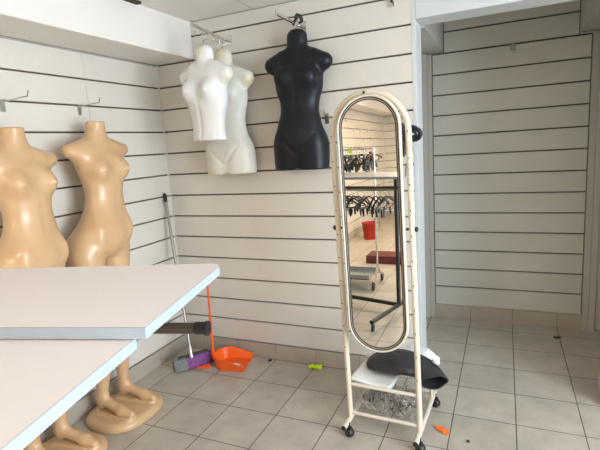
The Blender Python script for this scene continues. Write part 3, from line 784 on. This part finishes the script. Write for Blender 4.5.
MB().tube([(-Lp/2-.014,0,.09),(-Lp/2-.010,.0,.40),(-Lp/2-.006,.0,.62)],[.0085,.0075,.0075],12).build('handle',M['orange'],dp)
# crumpled scrap in the pan
o=sheet('paper_scrap',M['paper'],.545,-.185,.013,.06,.035,.002,.6,0,.004,'crumpled grey paper scrap lying inside the orange dustpan','paper',11,10,8)
o.data.materials[0]=M['silver'] if False else M['paper']
o=sheet('orange_scrap',M['orange'],.335,-.265,.009,.10,.05,.003,math.radians(35),0,.004,'flat red-orange plastic scrap on the floor under the broom head','scrap',5,12,8)

# ------------------------------------------------------------------ bits on the floor
def scrap(name, pts, loc, rz, m, label, cat, th=.006, amp=.006):
    b=MB(); n=len(pts); vs=[]
    for x,y in pts: vs.append((x,y,.001+amp*abs(math.sin(x*90+y*40))))
    cx=sum(p[0] for p in pts)/n; cy=sum(p[1] for p in pts)/n
    top=[(x,y,z+th) for x,y,z in vs]
    vv=vs+top+[(cx,cy,.001),(cx,cy,th+amp)]
    fs=[(2*n,(i+1)%n,i) for i in range(n)]+[(2*n+1,n+i,n+(i+1)%n) for i in range(n)]+[(i,(i+1)%n,n+(i+1)%n,n+i) for i in range(n)]
    b.add(vv,fs,0); o=b.build(name,m,loc=loc); o.rotation_euler=(0,0,rz); return tag(o,label,cat)
scrap('yellow_tag',[(-.045,-.01),(-.03,-.026),(-.01,-.018),(.004,-.024),(.02,-.016),(.045,-.02),(.05,.0),(.04,.022),(.026,.014),(.012,.026),(-.005,.016),(-.03,.022),(-.036,.006)],(1.075,-.052,0),.1,M['yellow'],'small neon yellow crumpled tag on the floor by the back wall','tag',.008,.014)
scrap('orange_label',[(-.04,-.002),(-.035,.014),(-.012,.02),(.006,.012),(.03,.018),(.042,.004),(.04,-.014),(.018,-.022),(.002,-.014),(-.02,-.018)],(1.935,-.475,0),-.5,M['orange2'],'bright orange label on the floor to the right of the mirror','label',.004,.007)
scrap('black_scrap',[(-.006,-.012),(.006,-.01),(.007,.012),(-.004,.013)],(.735,-.045,0),-.3,M['black'],'tiny black scrap on the floor between the dustpan and the yellow tag','scrap',.012,.002)
scrap('dark_scrap',[(-.025,-.006),(-.005,-.012),(.024,-.004),(.02,.008),(-.004,.006),(-.02,.01)],(2.563,.859,0),.2,M['dark'],'small dark scrap on the corridor floor in front of the slat panel','scrap',.006,.003)
scrap('grey_pebble',[(-.008,-.006),(.006,-.008),(.009,.004),(-.002,.009)],(2.062,-.528,0),.2,M['dark'],'tiny dark crumb on the tiles right of the orange label','scrap',.005,.001)

# ------------------------------------------------------------------ ceiling lights (behind and above the camera)
M['lamp']=mat('lamp_diffuser',(.9,.9,.9),.5)
def emis(name,col,st):
    m=mat(name,(.9,.9,.9),.5); b=m.node_tree.nodes['Principled BSDF']
    b.inputs['Emission Color'].default_value=(*col,1); b.inputs['Emission Strength'].default_value=st; return m
WARM=(1.0,.80,.58); NEU=(1.0,.92,.82); COOL=(.80,.90,1.0)
def ceiling_lamp(x,y,sx,sy,col,power,label):
    zc=2.13
    t=empty('ceiling_light',(x,y,CEIL),label,'ceiling light'); dz=zc-CEIL
    f=MB(); f.box(-sx/2-.02,sx/2+.02,-sy/2-.02,sy/2+.02,dz-.012,dz+.012); f.build('housing',M['post'],t)
    for a in (-1,1): MB().cyl((a*sx*.35,0,dz+.01),(a*sx*.35,0,0),.003,8).build('suspension_rod',M['steel'],t)
    gm=emis('glow',col,power/(sx*sy)/14)
    MB().box(-sx/2,sx/2,-sy/2,sy/2,dz-.016,dz-.0125).build('diffuser',gm,t)
    MB().box(-sx/2,sx/2,-sy/2,sy/2,dz+.0125,dz+.016).build('added_uplight',gm,t)  # upward glow added to brighten the ceiling
    for k,(p_,zz,rx) in enumerate(((power*.74,zc-.02,0),(power*.30,zc+.02,PI))):  # second lamp points up, added for ceiling brightness
        l=bpy.data.lights.new('lamp','AREA'); l.shape='RECTANGLE'; l.size=sx; l.size_y=sy; l.energy=p_; l.color=col
        o=bpy.data.objects.new('lamp',l); COL.objects.link(o); o.location=(x,y,zz); o.rotation_euler=(rx,0,0)
ceiling_lamp(1.3,-4.7,.6,.6,WARM,44,'square warm panel light hung from the ceiling behind the table tops')
ceiling_lamp(3.2,-2.5,.6,.6,(.93,.96,1.0),9,'added square cool fill light hung from the ceiling on the right side of the shop')  # added cool fill for the left wall and bluish right side
ceiling_lamp(1.5,-6.9,.6,.6,WARM,24,'square warm panel light hung at the far end of the shop')
l=bpy.data.lights.new('daylight','AREA'); l.shape='RECTANGLE'; l.size=wy1-wy0-.1; l.size_y=wz1-wz0-.1; l.energy=215; l.color=COOL
o=bpy.data.objects.new('daylight',l); COL.objects.link(o); o.location=(XR+.12,(wy0+wy1)/2,(wz0+wz1)/2); o.rotation_euler=(0,math.radians(90),0)
l.spread=math.radians(170)
wd_=bpy.data.worlds.new('world'); S.world=wd_; wd_.use_nodes=True
bg=wd_.node_tree.nodes['Background']; bg.inputs[0].default_value=(.65,.78,1,1); bg.inputs[1].default_value=1.2

# ------------------------------------------------------------------ camera
f_,yaw,pit,rol,cx,cy,cz=458.40,.424804,-.169873,.064981,2.209213,-2.651594,1.456212
ca,sa=math.cos,math.sin
Ry=Matrix(((ca(yaw),-sa(yaw),0),(sa(yaw),ca(yaw),0),(0,0,1)))
Rp=Matrix(((1,0,0),(0,ca(pit),-sa(pit)),(0,sa(pit),ca(pit))))
Rr=Matrix(((ca(rol),0,sa(rol)),(0,1,0),(-sa(rol),0,ca(rol))))
Rm=Ry@Rp@Rr
right,fwd,up=Rm.col[0],Rm.col[1],Rm.col[2]
mw=Matrix(((right.x,up.x,-fwd.x,cx),(right.y,up.y,-fwd.y,cy),(right.z,up.z,-fwd.z,cz),(0,0,0,1)))
cam=bpy.data.cameras.new('camera'); cam.sensor_width=36; cam.lens=f_/600*36; cam.clip_start=.02
co=bpy.data.objects.new('camera',cam); COL.objects.link(co); co.matrix_world=mw; S.camera=co
S.view_settings.view_transform='Standard'; S.view_settings.look='None'; S.view_settings.gamma=1
S.view_settings.use_curve_mapping=False; S.view_settings.exposure=0.40
S.cycles.max_bounces=10
